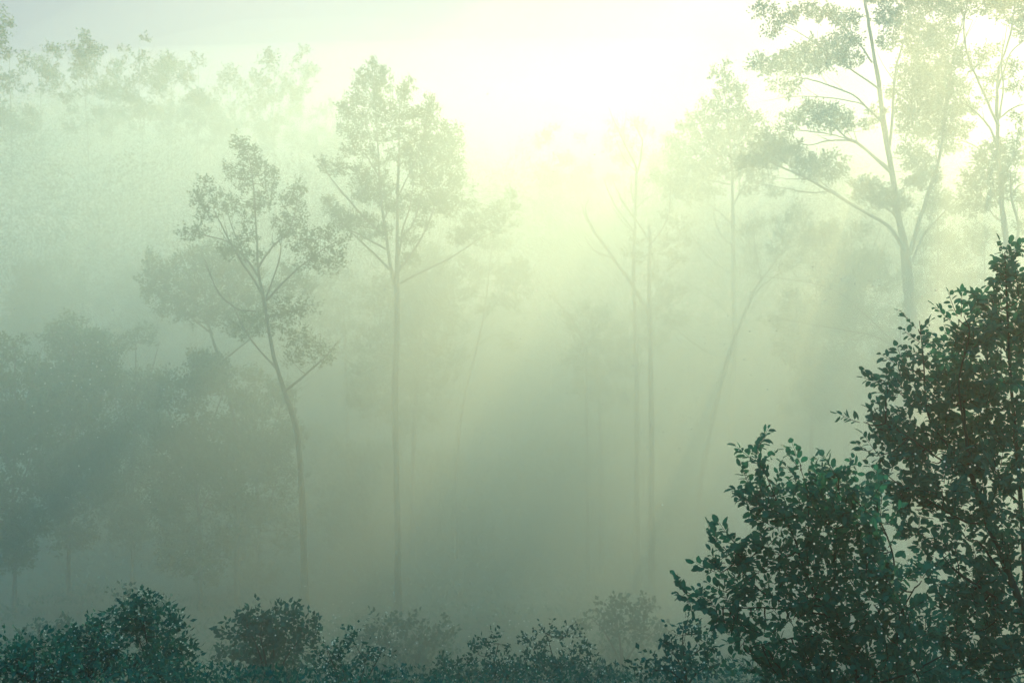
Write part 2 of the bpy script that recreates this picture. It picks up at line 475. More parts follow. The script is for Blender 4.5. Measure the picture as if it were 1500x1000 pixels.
# --- tallest central tree ----------------------------------------------------
build_tree('twin_stemmed_tree', 'tallest central tree with twin stems and an airy pointed crown', 'tree', 46,
  [(586,150,.6),(585,200,1.1),(583,260,1.8),(582,320,2.8),(583,370,3.8),(583,410,4.8),(582,470,5.0),(579,560,5.4),(580,650,5.8),(583,740,6.2),(583,830,6.6)],
  [[(580,425,3.2),(572,385,2.6),(564,330,2.2),(557,270,1.7),(553,210,1.2),(548,140,.7),(545,100,.4)],
   [(571,395,1.8),(545,370,1.5),(515,340,1.1),(497,325,.5)],
   [(566,365,1.5),(535,348,1.2),(512,335,.9),(495,320,.5)],
   [(563,345,1.8),(535,320,1.6),(505,285,1.2),(485,262,.8),(470,242,.4)],
   [(585,350,2),(604,330,1.5),(614,302,1.1),(622,270,.6)],
   [(585,396,2),(612,358,1.7),(628,325,1.3),(636,300,.9),(650,250,.5)],
   [(586,415,2),(620,398,1.6),(660,378,1.3),(700,352,1),(738,330,.7),(750,300,.4)],
   [(584,375,1.6),(590,335,1.4),(600,305,1),(606,270,.6)],
   [(583,330,1.6),(583,290,1.2),(585,240,1)],
   [(556,260,1.1),(540,235,.9),(525,215,.5)],
   [(582,290,1.2),(605,240,.9),(625,185,.5)]],
  [(544,93,7,5),(549,103,11,8),(562,112,12,9),(530,112,9,9),(544,122,16,10),(526,128,10,8),(560,130,14,11),(596,126,8,8),(592,140,11,10),
   (518,148,12,10),(540,148,18,12),(562,152,14,12),(584,158,14,10),(508,160,9,8),(500,158,6,6),(512,175,14,10),(540,175,20,12),(570,178,18,12),
   (600,170,15,10),(628,150,9,7),(634,162,8,9),(618,168,14,10),(630,182,9,9),(506,192,12,8),(525,200,15,10),(555,200,16,10),(590,200,18,12),(615,195,15,11),
   (648,188,8,8),(665,193,10,9),(655,210,18,12),(673,215,7,9),(635,212,18,12),(610,222,22,13),(640,235,25,14),(668,238,11,11),(612,245,22,14),
   (585,225,14,10),(516,215,12,8),(510,224,8,5),(540,225,12,8),(560,240,10,10),(530,250,14,8),(548,262,18,10),(528,270,13,9),(560,278,18,10),
   (545,290,20,10),(530,290,12,8),(570,300,16,8),(580,310,12,8),(622,265,18,10),(650,262,15,10),(672,258,9,9),(665,275,10,8),(600,290,14,8),
   (630,290,22,10),(655,292,20,10),(676,298,14,6),(640,305,20,9),(615,305,14,8),(690,275,6,4),(692,300,8,5),(660,312,14,6),
   (470,240,7,6),(478,250,6,6),(492,240,9,6),(500,250,8,7),(482,296,9,7),(488,308,13,8),(500,318,16,9),(515,326,16,8),(532,322,14,7),(545,330,12,6),(500,335,14,6),
   (748,287,7,8),(742,300,8,7),(755,308,8,7),(725,306,10,7),(732,322,13,8),(712,318,10,7),(690,322,12,8),(700,335,14,8),(678,340,12,8),(724,340,13,7),(690,350,16,7),(666,352,12,7),(755,330,5,4),
   (600,350,12,10),(560,340,12,8),(620,330,14,7),(540,345,14,5),(602,380,12,10)],
  leaf=(0.10,0.065), dens=0.75, spread=1.3)

build_tree('dense_tree', 'dense rounded tree crowding the trunk of the tallest central tree', 'tree', 56,
  [(628,370,1.2),(626,400,2),(620,450,2.6),(614,520,3.4),(610,600,4),(606,700,5)],
  [[(620,450,1.6),(590,425,1.2),(560,410,.6)],[(618,480,1.6),(650,440,1.2),(665,420,.6)],[(614,520,1.8),(575,500,1.4),(540,480,.7)]],
  [(625,372,20,12),(612,388,22,14),(640,385,20,14),(630,405,28,16),(600,410,20,14),(655,410,18,14),(562,415,14,10),(552,428,18,12),(580,430,24,14),
   (618,430,32,18),(650,438,28,16),(560,450,22,14),(600,458,34,18),(640,465,34,18),(580,485,34,18),(625,492,38,20),(665,480,22,16),(555,510,34,18),
   (600,525,40,20),(645,525,34,20),(540,545,30,18),(580,560,40,22),(630,565,40,22),(530,575,24,16),(520,590,16,10),(560,600,30,18),(610,610,40,20)],
  leaf=(0.13,0.09), dens=0.6, spread=1.3)

build_tree('pale_sapling', 'pale spindly sapling just right of the tallest central tree', 'tree', 58,
  [(727,330,.7),(720,370,1),(714,420,1.2),(708,465,1.5),(700,505,1.7),(690,545,2),(678,600,2.4),(670,680,3)],
  [[(708,470,1),(725,445,.8),(745,420,.6),(762,400,.4)],[(714,420,.8),(695,400,.7),(680,385,.4)],[(716,395,.8),(735,375,.4)],[(700,505,1),(725,490,.8),(745,500,.4)]],
  [(760,390,14,9),(772,402,9,8),(748,402,12,9),(765,415,11,8),(778,432,6,5),(752,425,14,8),(735,415,12,8),(728,395,10,8),(700,395,14,8),(682,385,13,8),(672,400,12,8),
   (700,410,12,6),(730,440,16,8),(752,448,12,8),(690,430,14,6),(712,455,14,6),(745,495,9,6),(752,508,8,5),(715,360,12,8),(735,360,12,8),(742,510,10,4)],
  leaf=(0.13,0.09), dens=0.65)

build_tree('hazy_tree', 'hazy open tree standing between the slender left tree and the central tree', 'tree', 62,
  [(500,400,.8),(502,440,1.2),(505,490,1.6),(506,540,2),(508,600,2.6),(508,680,3.2)],
  [[(505,490,1.2),(480,460,1),(465,430,.5)],[(505,510,1.2),(470,540,1),(445,560,.5)],[(506,530,1.2),(530,500,.8),(545,470,.5)]],
  [(470,415,22,12),(500,405,18,12),(520,425,16,12),(455,440,20,12),(485,440,24,14),(510,455,18,14),(460,470,22,14),(490,480,24,14),(525,485,14,12),
   (450,500,20,12),(480,515,22,12),(512,510,16,10),(535,450,10,8),(470,385,10,8),(500,380,8,6)],
  leaf=(0.16,0.11), dens=0.5)

# --- dead trees ---------------------------------------------------------------
build_tree('bare_tree', 'leafless tree with thin upswept branches in the bright mist', 'tree', 52,
  [(892,158,.5),(904,188,.8),(916,214,1.1),(931,242,1.8),(932,262,2.2),(931,300,2.5),(930,350,2.8),(928,412,3.3),(930,470,3.6),(932,540,4)],
  [[(932,255,1.4),(938,235,1.2),(941,205,1),(931,185,.4)],
   [(930,318,1),(915,300,.8),(902,280,.4)],[(929,340,1.2),(915,322,1),(900,300,.9),(884,262,.4)],
   [(929,342,.9),(912,325,.7),(898,305,.4)],[(931,302,1),(926,285,.8),(925,265,.4)],[(932,305,1),(945,293,.8),(962,282,.4)],
   [(931,250,.8),(915,235,.7),(902,205,.3)],[(916,214,.7),(914,190,.5),(918,165,.3)]],
  [], bark=M_BARK)
build_tree('leaning_tree', 'leaning bare double limb rising left from the foot of the leafless tree', 'tree', 50,
  [(852,297,.6),(858,318,1.2),(872,342,1.8),(890,366,2.2),(905,388,2.5),(922,410,2.9),(940,440,3.2),(952,480,3.6)],
  [[(906,390,1.4),(885,360,1.3),(868,335,1),(858,310,.8),(862,290,.3)],[(898,378,1),(878,372,.9),(865,362,.7),(858,350,.3)]], [])
build_tree('snapped_tree', 'snapped trunk with a blunt top beside the leafless tree', 'tree', 48,
  [(951,328,1.2),(951,335,2.6),(952,352,3.0),(952,400,3.4),(952,450,3.8),(953,520,4.4)],
  [[(952,358,1.3),(968,340,1.2),(980,315,1.1),(982,285,.9),(983,240,.5)],[(951,352,1.4),(935,328,1.2),(915,300,1),(900,270,.5)]],
  [(930,355,10,6),(970,365,14,8),(985,350,14,8),(1000,330,16,10),(975,320,10,8),(990,380,18,10),(945,380,12,8),(1010,360,14,10),(965,405,18,10),(925,375,10,8)],
  leaf=(0.13,0.09), dens=0.35)
build_tree('leafless_sapling', 'thin leafless sapling, lowest bare stem left of the leaning limb', 'tree', 54,
  [(780,398,.4),(795,420,.6),(810,438,.8),(828,455,1.1),(845,480,1.5),(858,520,2)],
  [[(822,450,.6),(808,425,.5),(800,405,.3)],[(825,452,.6),(838,438,.4)]], [])

build_tree('young_tree', 'dusky bushy tree with a pointed left edge below the leafless tree', 'tree', 56,
  [(862,455,1),(866,480,1.6),(872,520,2.2),(876,580,2.8),(880,650,3.4)],
  [[(866,485,1.2),(845,470,1),(828,462,.5)],[(872,520,1.4),(900,490,1),(925,470,.5)]],
  [(828,464,8,6),(836,476,12,8),(855,450,12,9),(862,465,16,10),(885,462,14,9),(850,490,16,10),(880,482,24,12),(905,485,16,12),(865,510,28,14),
   (900,515,28,14),(845,530,24,14),(880,545,32,16),(920,540,24,16),(860,570,30,16),(900,585,34,18),(930,505,20,14),(940,470,20,14),(960,500,22,16),(965,450,20,14),(985,430,24,14),(990,470,20,14)],
  leaf=(0.15,0.11), dens=0.55)

# --- tree in the glow ---------------------------------------------------------
build_tree('sunlit_tree', 'full crowned tree with a narrow spire top in the yellow glow', 'tree', 64,
  [(1056,95,.6),(1062,150,1.2),(1068,210,2),(1073,290,3),(1074,350,3.4),(1075,420,3.8),(1075,480,4.2),(1073,560,4.6),(1070,640,5)],
  [[(1074,360,1.4),(1056,342,1.2),(1048,320,1),(1048,270,.5)],[(1074,330,1.3),(1055,312,1),(1038,300,.5)],
   [(1075,405,1.2),(1040,378,1),(1015,345,.8),(1000,315,.4)],[(1074,300,1.5),(1095,260,1.2),(1110,220,.6)],
   [(1070,240,1.4),(1035,215,1.1),(1005,200,.5)],[(1072,270,1.4),(1020,262,1.1),(980,262,.5)],
   [(1075,470,1.2),(1045,440,1),(1010,415,.8),(975,392,.4)],[(1075,390,1.2),(1110,402,1.1),(1150,408,.8),(1180,410,.4)],[(1108,400,.8),(1105,350,.7),(1095,310,.4)]],
  [(1064,98,6,5),(1050,108,9,6),(1060,118,11,8),(1070,130,12,9),(1055,138,10,7),(1086,134,9,7),(1080,145,12,7),(1035,155,10,7),(1055,160,16,10),
   (1080,165,18,10),(1020,172,12,9),(1045,178,20,11),(1080,185,24,12),(1105,178,14,10),(1005,190,14,9),(1035,200,25,13),(1070,205,28,14),(1110,200,22,12),
   (985,208,9,8),(985,222,12,9),(1010,220,24,13),(1050,228,30,14),(1095,228,28,14),(1128,212,16,10),(1000,245,24,12),(1040,252,30,14),(1085,255,28,12),(1125,240,20,12),
   (965,258,9,7),(980,268,16,9),(955,265,7,5),(1005,272,24,11),(1040,280,22,10),(985,285,16,9),(1010,292,14,7),(1120,265,16,9),(1140,230,14,8),(1100,280,16,7),(1135,285,12,7),
   (1095,340,14,10),(1100,365,12,9),(1115,330,10,8),(1100,390,14,8)],
  leaf=(0.16,0.12), dens=0.65)

build_tree('leaning_tree', 'leaning forked tree crossing the shafts of light', 'tree', 54,
  [(1178,298,.5),(1170,325,.8),(1155,355,1),(1135,385,1.4),(1115,412,2),(1104,432,2.6),(1090,465,3),(1076,500,3.6),(1062,545,4),(1048,600,4.2),(1036,650,4.6),(1026,710,5)],
  [[(1104,432,1.5),(1125,412,1.2),(1150,395,.9),(1170,380,.4)],[(1115,412,1),(1112,385,.8),(1105,350,.4)],[(1050,525,1.5),(1020,505,1.2),(985,478,.8),(965,460,.4)],[(1155,355,.8),(1175,345,.6),(1190,330,.3)]],
  [(1165,308,12,9),(1178,318,10,8),(1150,325,16,10),(1175,338,14,9),(1145,345,14,9),(1160,360,16,10),(1135,370,14,9),(1185,355,12,9),(1170,380,18,10),(1195,345,14,10),(1150,392,16,8),
   (1160,445,12,8),(1150,455,8,5),(1120,468,14,4)],
  leaf=(0.13,0.09), dens=0.5)

build_tree('bough_tree', 'young tree with two long bare arching boughs behind the nearest foliage', 'tree', 42,
  [(1316,505,1.0),(1322,515,1.6),(1332,545,2),(1342,590,2.4),(1352,660,3)],
  [[(1320,512,1),(1300,490,.95),(1270,462,.9),(1235,432,.8),(1195,416,.7),(1150,409,.5),(1110,405,.3)],
   [(1322,518,1),(1300,502,.9),(1270,490,.8),(1215,480,.7),(1160,470,.5),(1125,462,.3)],
   [(1318,508,.9),(1322,470,.7),(1330,440,.4)]], [], bark=M_BARK)

_g = np.random.default_rng(3)
SHADE_CANOPY = [(lx + float(_g.normal(0, 30)), ly + float(_g.normal(0, 20)), 34, 24) for lx, ly in [(1358, -200), (1440, -225), (1540, -225), (1118, -225), (1030, -240), (938, -235), (1334, -260), (1450, -265), (1130, -290), (1020, -300), (1240, -330), (1290, -160), (1180, -170), (1240, -390)] for _ in range(5)]  # unseen crown added above the frame, gapped to shade the mist and cut shafts
SHADE_LIMBS = [[(1238, -150 - 25 * k, 2.2), (1238 + sx * 120, -190 - 30 * k, 1.6), (1238 + sx * 300, -200 - 25 * k, .8), (1238 + sx * 460, -190 - 20 * k, .3)] for k, sx in enumerate((1, -1, .8, -.9, .6, -.6))]  # unseen limbs added to carry those shading clumps
# --- great tree at the upper right ---------------------------------------------
build_tree('great_tree', 'largest tree with a tall forking trunk and tiered flat sprays, upper right', 'tree', 45,
  [(1225,-380,.8),(1240,-230,1.3),(1255,-90,1.8),(1264,-20,2.4),(1275,40,3),(1286,110,3.8),(1297,180,4.6),(1308,240,5.2),(1318,300,5.8),(1328,350,7),(1333,395,8.5),(1338,450,9),(1343,520,10),(1350,620,11)],
  SHADE_LIMBS + [[(1310,258,2.8),(1282,232,2.2),(1256,210,1.9),(1240,202,1.5),(1215,180,1),(1195,165,.5)],
   [(1309,252,2),(1280,228,1.8),(1250,207,1.5),(1215,206,1.1),(1185,212,.8),(1150,205,.4)],
   [(1252,207,1.2),(1220,198,1),(1180,192,.8),(1140,190,.4)],
   [(1298,185,2),(1272,160,1.6),(1250,140,1.3),(1205,122,1.1),(1165,112,.7),(1145,108,.3)],
   [(1272,160,1.2),(1255,150,1),(1200,142,.8),(1155,142,.6),(1120,148,.3)],
   [(1287,130,1.6),(1250,105,1.2),(1215,80,1),(1180,55,.7),(1150,38,.3)],
   [(1278,92,1.5),(1255,60,1.2),(1225,30,.9),(1180,5,.5)],
   [(1330,375,3),(1312,345,2.6),(1300,330,2.4),(1262,308,2.2),(1215,280,1.9),(1175,258,1.5),(1145,245,1.2),(1105,225,.8),(1075,210,.4)],
   [(1213,281,1.2),(1180,282,1),(1150,277,.8),(1115,270,.4)],
   [(1245,297,1),(1215,275,.8),(1195,262,.4)],
   [(1333,372,3.6),(1345,330,3.2),(1360,285,2.8),(1378,225,2.4),(1386,160,2.1),(1391,110,1.8),(1402,60,1.3),(1418,0,.9),(1425,-50,.6)],
   [(1388,130,1.6),(1398,95,1.3),(1410,65,1),(1425,30,.5)],
   [(1337,382,2.2),(1352,345,1.8),(1375,318,1.5),(1405,290,1),(1430,275,.5)],
   [(1303,215,2.2),(1308,170,2),(1312,110,1.6),(1325,60,1.2),(1345,0,.7)],
   [(1330,368,2),(1318,330,1.7),(1305,310,1.3),(1280,300,.8),(1265,290,.4)]],
  [(1110,88,9,5),(1102,96,5,5),(1125,95,16,6),(1148,88,16,7),(1172,80,20,8),(1200,70,24,9),(1235,62,24,10),(1150,100,22,6),(1185,97,24,8),(1215,90,24,8),
   (1245,85,18,9),(1120,108,8,3),(1160,122,12,4),(1135,122,10,4),(1155,135,12,4),(1115,15,16,5),(1145,28,18,6),(1175,15,20,7),(1130,45,14,4),(1210,20,20,9),(1240,30,20,9),
   (1180,158,16,5),(1205,162,22,7),(1232,170,20,7),(1160,172,18,6),(1190,178,26,7),(1225,186,22,6),(1150,188,14,5),(1248,178,10,6),
   (1125,208,22,7),(1155,215,20,7),(1130,225,28,8),(1165,232,24,8),(1195,240,22,7),(1100,238,24,8),(1215,232,12,6),(1205,250,24,7),(1225,258,12,6),(1185,255,14,5),(1235,240,8,5),
   (1330,40,28,14),(1350,70,26,14),(1378,50,24,16),(1395,85,20,14),(1340,105,30,13),(1370,110,26,14),(1330,135,28,12),(1365,140,28,13),(1400,130,22,12),
   (1350,165,30,11),(1385,165,26,12),(1412,160,20,10),(1340,190,24,10),(1375,195,28,10),(1405,190,20,9),(1390,215,18,7),(1325,165,14,8),
   (1335,222,18,10),(1345,240,20,12),(1360,262,18,12),(1340,268,16,10),(1285,165,10,6),(1272,182,10,6),*SHADE_CANOPY,(1300,25,16,12),(1300,60,10,10),(1290,-10,30,15),(1350,0,35,18),(1400,10,25,16),
   (1262,272,14,7),(1280,278,20,9),(1300,290,18,9),(1265,288,14,6),(1320,300,12,8),(1290,300,14,6),(1375,290,16,10),(1395,305,14,9)],
  leaf=(0.115,0.075), dens=1.25, up=0.15, spread=1.2)

# --- tree at the right edge -------------------------------------------------------
build_tree('edge_tree', 'tree with forked stem and dusky leaf masses at the far right edge', 'tree', 40,
  [(1492,-30,1),(1480,50,1.6),(1466,100,2.2),(1462,150,3.0),(1463,200,3.4),(1465,250,4),(1469,300,4.4),(1474,350,5),(1480,420,5.6),(1488,520,6.4)],
  [[(1463,185,2.2),(1450,155,1.9),(1432,115,1.6),(1418,80,1.4),(1412,40,1),(1420,-10,.6)],
   [(1464,175,1.6),(1470,130,1.3),(1468,90,1.1),(1475,40,.6)],
   [(1460,215,1.8),(1448,185,1.6),(1425,160,1.2),(1405,148,.5)],
   [(1466,172,1.4),(1485,158,1.2),(1510,150,.6)],
   [(1472,325,1.5),(1460,318,1.2),(1448,305,.6)],[(1481,290,1.5),(1490,275,1.3),(1510,265,.6)],[(1485,370,2.4),(1492,330,2),(1482,290,1.6),(1480,250,1)],
   [(1440,222,1),(1420,210,.9),(1390,202,.5)],[(1462,130,1.4),(1480,80,1.2),(1500,60,.8)]],
  [(1460,215,20,9),(1445,225,20,9),(1475,222,18,9),(1435,238,18,9),(1465,240,24,10),(1495,232,18,12),(1425,255,16,8),(1450,258,24,10),(1480,262,18,10),
   (1415,272,12,8),(1438,278,24,10),(1465,285,20,10),(1415,290,10,6),(1430,298,20,9),(1420,312,12,7),(1448,300,16,8),(1495,200,14,10),(1490,175,10,8),
   (1455,10,26,12),(1485,20,26,14),(1500,45,18,14),(1440,-10,30,14),(1475,0,30,15),(1450,75,20,8),(1430,95,16,8),(1480,100,18,9),(1455,115,18,8),(1490,130,16,9),(1445,140,14,6),
   (1502,290,12,14),(1500,330,10,12)],
  leaf=(0.10,0.07), dens=0.65, up=0.2)

# --- thicket behind the great tree ------------------------------------------------
def mass(x0, y0, w, h, n, r=18, seed=0):
    """rounded crown outline of a tree: clumps filling an uneven dome"""
    g = np.random.default_rng(seed)
    out = []
    for i in range(n):
        a = g.uniform(0, 2 * np.pi); q = math.sqrt(g.uniform(0, 1))
        x = x0 + w * q * math.cos(a); y = y0 + h * q * math.sin(a)
        rr = r * g.uniform(0.6, 1.2) * (1.1 - 0.45 * q)
        out.append((x, y, rr * 1.2, rr * 0.8))
    return out

def round_tree(name, label, d, x, top, bottom, wd, n, seed, leaf=(0.18, 0.13), dens=0.5, r=None, mat=None, cat='tree', tw=None, depth=1.2, group=None):
    h = (bottom - top) / 2
    r = r or max(8, min(wd, h) * 0.34)
    cl = mass(x, top + h, wd - r * .6, h - r * .6, n, r, seed)
    g = np.random.default_rng(seed + 99)
    tw = tw or max(1.2, wd * 0.05)
    xm = x + g.uniform(-.1, .1) * wd
    trunk = [(xm, top + h * 0.2, tw * .25), (xm, top + h * 0.8, tw * .6), (x, top + h * 1.4, tw * .8), (x + g.uniform(-4, 4), bottom, tw)]
    limbs = []
    for k in range(4):
        s = -1 if k % 2 else 1
        yy = top + h * (0.9 + 0.25 * k)
        limbs.append([(x, yy, tw * .4), (x + s * wd * .3, yy - h * .3, tw * .3), (x + s * wd * .6, yy - h * .7, tw * .12)])
    return build_tree(name, label, cat, d, trunk, limbs, cl, leaf=leaf, dens=dens, mat=mat, depth=depth, twig_r=0.02, group=group)

round_tree('thicket_tree', 'dark leafy tree filling the gap left of the great trunk', 54, 1240, 300, 630, 84, 57, 5, leaf=(0.13, 0.09), dens=0.4)
round_tree('thicket_tree', 'narrow hazy tree directly behind the great trunk on its right', 58, 1372, 280, 580, 47, 37, 6, leaf=(0.13, 0.09), dens=0.4)
round_tree('thicket_tree', 'low dusky tree between the leaning forked tree and the great trunk', 50, 1190, 385, 650, 61, 34, 7, leaf=(0.13, 0.09), dens=0.4)
round_tree('thicket_tree', 'blurred tree rising over the nearest foliage at the right edge', 52, 1440, 320, 670, 67, 44, 8, leaf=(0.13, 0.09), dens=0.4)
round_tree('thicket_tree', 'shadowy tree behind the top shoots of the nearest foliage', 48, 1330, 430, 790, 67, 40, 9, leaf=(0.13, 0.09), dens=0.4)

# --- left middle distance -----------------------------------------------------------
round_tree('misty_tree', 'broad misty tree at the left edge, above the darker clump', 76, 68, 358, 590, 76, 51, 21, leaf=(0.13, 0.09), dens=0.4)
round_tree('misty_tree', 'faint slim tree rising above the misty trees at far left', 96, 150, 300, 550, 35, 27, 22, leaf=(0.13, 0.09), dens=0.4)
round_tree('misty_tree', 'pale low tree between the misty clump and the bushy tree', 84, 195, 375, 610, 67, 37, 23, leaf=(0.13, 0.09), dens=0.4)
round_tree('clump_tree', 'dark flat topped tree, centre of the clump at left', 50, 105, 440, 820, 79, 96, 24, leaf=(0.13, 0.09), dens=0.4)
round_tree('clump_tree', 'dark tree on the left picture edge below the broad misty tree', 46, 18, 470, 860, 73, 86, 25, leaf=(0.13, 0.09), dens=0.4)
round_tree('clump_tree', 'dark rounded tree on the right side of the left clump', 52, 195, 465, 820, 64, 68, 26, leaf=(0.13, 0.09), dens=0.4)
round_tree('clump_tree', 'soft green tree below the bushy tree', 48, 290, 500, 870, 82, 79, 27, leaf=(0.13, 0.09), dens=0.4)
round_tree('clump_tree', 'soft tree at the foot of the slender left tree', 52, 380, 520, 878, 70, 62, 28, leaf=(0.13, 0.09), dens=0.4)

# --- understorey: low round crowned trees that fade into one another --------------
UND = [(40, 625, 101, 68, 'in the hollow at the left picture edge'), (130, 640, 87, 62, 'under the dark flat topped tree'), (215, 625, 81, 66, 'right of the hollow, below the left clump'),
       (300, 675, 87, 60, 'lowest under the bushy tree'), (375, 650, 79, 70, 'hiding the foot of the bushy tree'), (455, 610, 87, 64, 'right of the slender tree trunk'),
       (530, 635, 79, 58, 'left of the central tree foot'), (640, 645, 89, 62, 'right of the central tree foot'), (715, 675, 87, 66, 'below the pale spindly sapling'),
       (800, 625, 92, 60, 'on the dim side of the light shafts'), (870, 595, 87, 64, 'under the dusky bushy tree'), (940, 635, 84, 72, 'at the foot of the snapped trunk'),
       (1010, 705, 81, 58, 'where the light shafts reach the ground'), (1110, 635, 87, 74, 'behind the leaning forked tree foot'), (1200, 545, 87, 64, 'in the dark gap above the nearest shrub'),
       (1290, 545, 81, 62, 'behind the upper left edge of the nearest leafy tree'), (1400, 455, 101, 66, 'right behind the top of the nearest leafy tree')]
for i, (x, t, wd, d, where) in enumerate(UND):
    round_tree('understorey_tree', 'low dim round tree ' + where, d, x, t, t + 210, wd, 60, 120 + i, leaf=(0.19, 0.14), dens=0.4, group='low trees in the hollow')

# --- far trees ------------------------------------------------------------------------
FAR = [(15, 60, 45), (60, 48, 40), (125, 42, 45), (165, 60, 32), (205, 42, 40), (250, 66, 34), (290, 78, 34), (335, 95, 36), (398, 62, 38), (440, 68, 32), (375, 110, 34), (480, 130, 34)]
FL = ['at the left picture edge', 'second from the left edge', 'with the broad high top', 'in the dip between two high tops', 'with the tallest ragged top', 'just right of the ragged top', 'on the shoulder of the slope',
      'lowest on the falling skyline', 'faint, above the slender left tree', 'faintest, right of the slender tree', 'sunk behind the slender tree', 'ghostly, left of the central tree']
for i, (x, t, wd) in enumerate(FAR):
    round_tree('distant_tree', 'ghostly distant tree on the pale skyline ' + FL[i], 94 + (i * 5) % 10, x, t, t + 170, wd, 20, 40 + i,
               leaf=(0.22, 0.15), dens=0.4, r=13, tw=0.9, mat=M_LEAF_FAR, group='distant trees on the skyline')
FAR2 = [(805, 165, 34), (850, 195, 30), (915, 155, 40), (960, 175, 36), (1010, 215, 36)]
FL2 = ['left of the leafless tree, lonely pale top', 'in the dip left of the leafless tree', 'right behind the leafless tree top', 'between the leafless tree and the spire topped tree', 'behind the left side of the spire topped tree']
for i, (x, t, wd) in enumerate(FAR2):
    round_tree('distant_tree', 'ghostly yellow distant tree ' + FL2[i], 88 + (i * 5) % 9, x, t, t + 180, wd, 20, 70 + i,
               leaf=(0.2, 0.14), dens=0.4, r=13, tw=0.9, mat=M_LEAF_FAR, group='distant trees in the glow')
build_tree('overhanging_tree', 'tree reaching in from the left at the top corner, only leaf tips showing', 'tree', 95,
  [(-40, -40, 2), (-42, 60, 3), (-44, 200, 4)], [[(-42, 60, 1.5), (-20, 45, 1), (5, 35, .4)]],
  [(2, 20, 9, 6), (10, 35, 8, 6), (5, 50, 10, 6), (2, 62, 8, 5), (-20, 40, 20, 15), (-30, 10, 25, 20), (-35, 70, 25, 20)], leaf=(0.22, 0.16), dens=0.6)

# ------------------------------------------------------------------ nearest foliage
A_CL = [(1470,362,7,8),(1478,382,12,14),(1495,395,14,18),(1490,425,18,16),(1450,415,8,10),(1458,432,14,12),(1475,455,20,14),(1450,460,18,14),(1405,452,12,7),(1418,468,14,10),
 (1345,466,5,8),(1352,485,8,10),(1432,490,26,15),(1470,495,30,18),(1500,470,20,25),(1405,500,16,12),(1360,508,13,10),(1325,520,10,7),(1335,538,14,9),(1300,545,11,7),(1318,560,18,10),
 (1365,540,20,14),(1405,535,26,16),(1450,535,30,18),(1490,540,25,20),(1345,575,24,14),(1390,575,30,18),(1440,580,32,20),(1490,590,26,20),(1265,602,8,5),(1282,610,12,8),(1310,605,16,10),
 (1300,628,14,9),(1335,620,24,14),(1380,620,30,18),(1430,625,32,20),(1485,640,28,22),(1290,650,12,9),(1320,655,22,13),(1365,660,30,17),(1410,670,28,16),(1460,675,26,18),(1300,680,16,10),
 (1335,695,24,13),(1380,700,28,15),(1440,715,22,16),(1490,700,20,18),(1340,730,24,13),(1385,740,26,14),(1410,765,20,14),(1350,765,20,11),(1470,745,22,15),(1495,770,20,18),(1370,800,16,9),
 (1400,800,16,12),(1430,790,16,12),(1480,815,20,16),(1455,830,20,16),(1415,845,24,15),(1495,850,20,20),(1445,870,24,16),(1390,870,22,14),(1480,900,26,20),(1430,910,28,18),(1385,915,24,16),
 (1495,950,26,24),(1450,955,30,20),(1400,965,30,20)]
build_tree('foreground_tree', 'nearest tree with deep green oval leaves climbing the right edge', 'tree', 11.0,
  [(1412,560,1.6),(1416,630,2.2),(1424,700,3),(1440,752,3.6),(1462,812,4.2),(1482,855,4.8),(1505,905,5.4),(1530,980,6)],
  [[(1505,905,4),(1500,800,3.6),(1495,720,3.2),(1488,640,2.6),(1480,540,2),(1475,450,1.4),(1472,372,.7)],
   [(1416,640,1.8),(1405,560,1.5),(1420,490,1.1),(1412,462,.5)],
   [(1424,700,1.8),(1395,660,1.6),(1360,610,1.3),(1352,530,1),(1347,470,.5)],
   [(1424,700,1.6),(1380,675,1.3),(1330,640,1),(1280,610,.5)],
   [(1495,740,2),(1470,715,1.8),(1440,690,1.4),(1415,660,.7)],
   [(1445,765,1.8),(1420,765,1.4),(1380,745,1.1),(1335,715,.6)],
   [(1500,905,2.6),(1450,870,2.2),(1400,835,1.6),(1370,800,.8)],
   [(1490,870,1.8),(1440,800,1.5),(1425,790,.8)]],
  [(a, b + 16, c * 1.2, e * 1.15) for a, b, c, e in A_CL], leaf=(0.095, 0.052), dens=1.15, depth=1.1, mat=M_LEAF_NEAR, bark=M_BARK_NEAR, full=True, up=0.45, twig_r=0.006, dew=170)

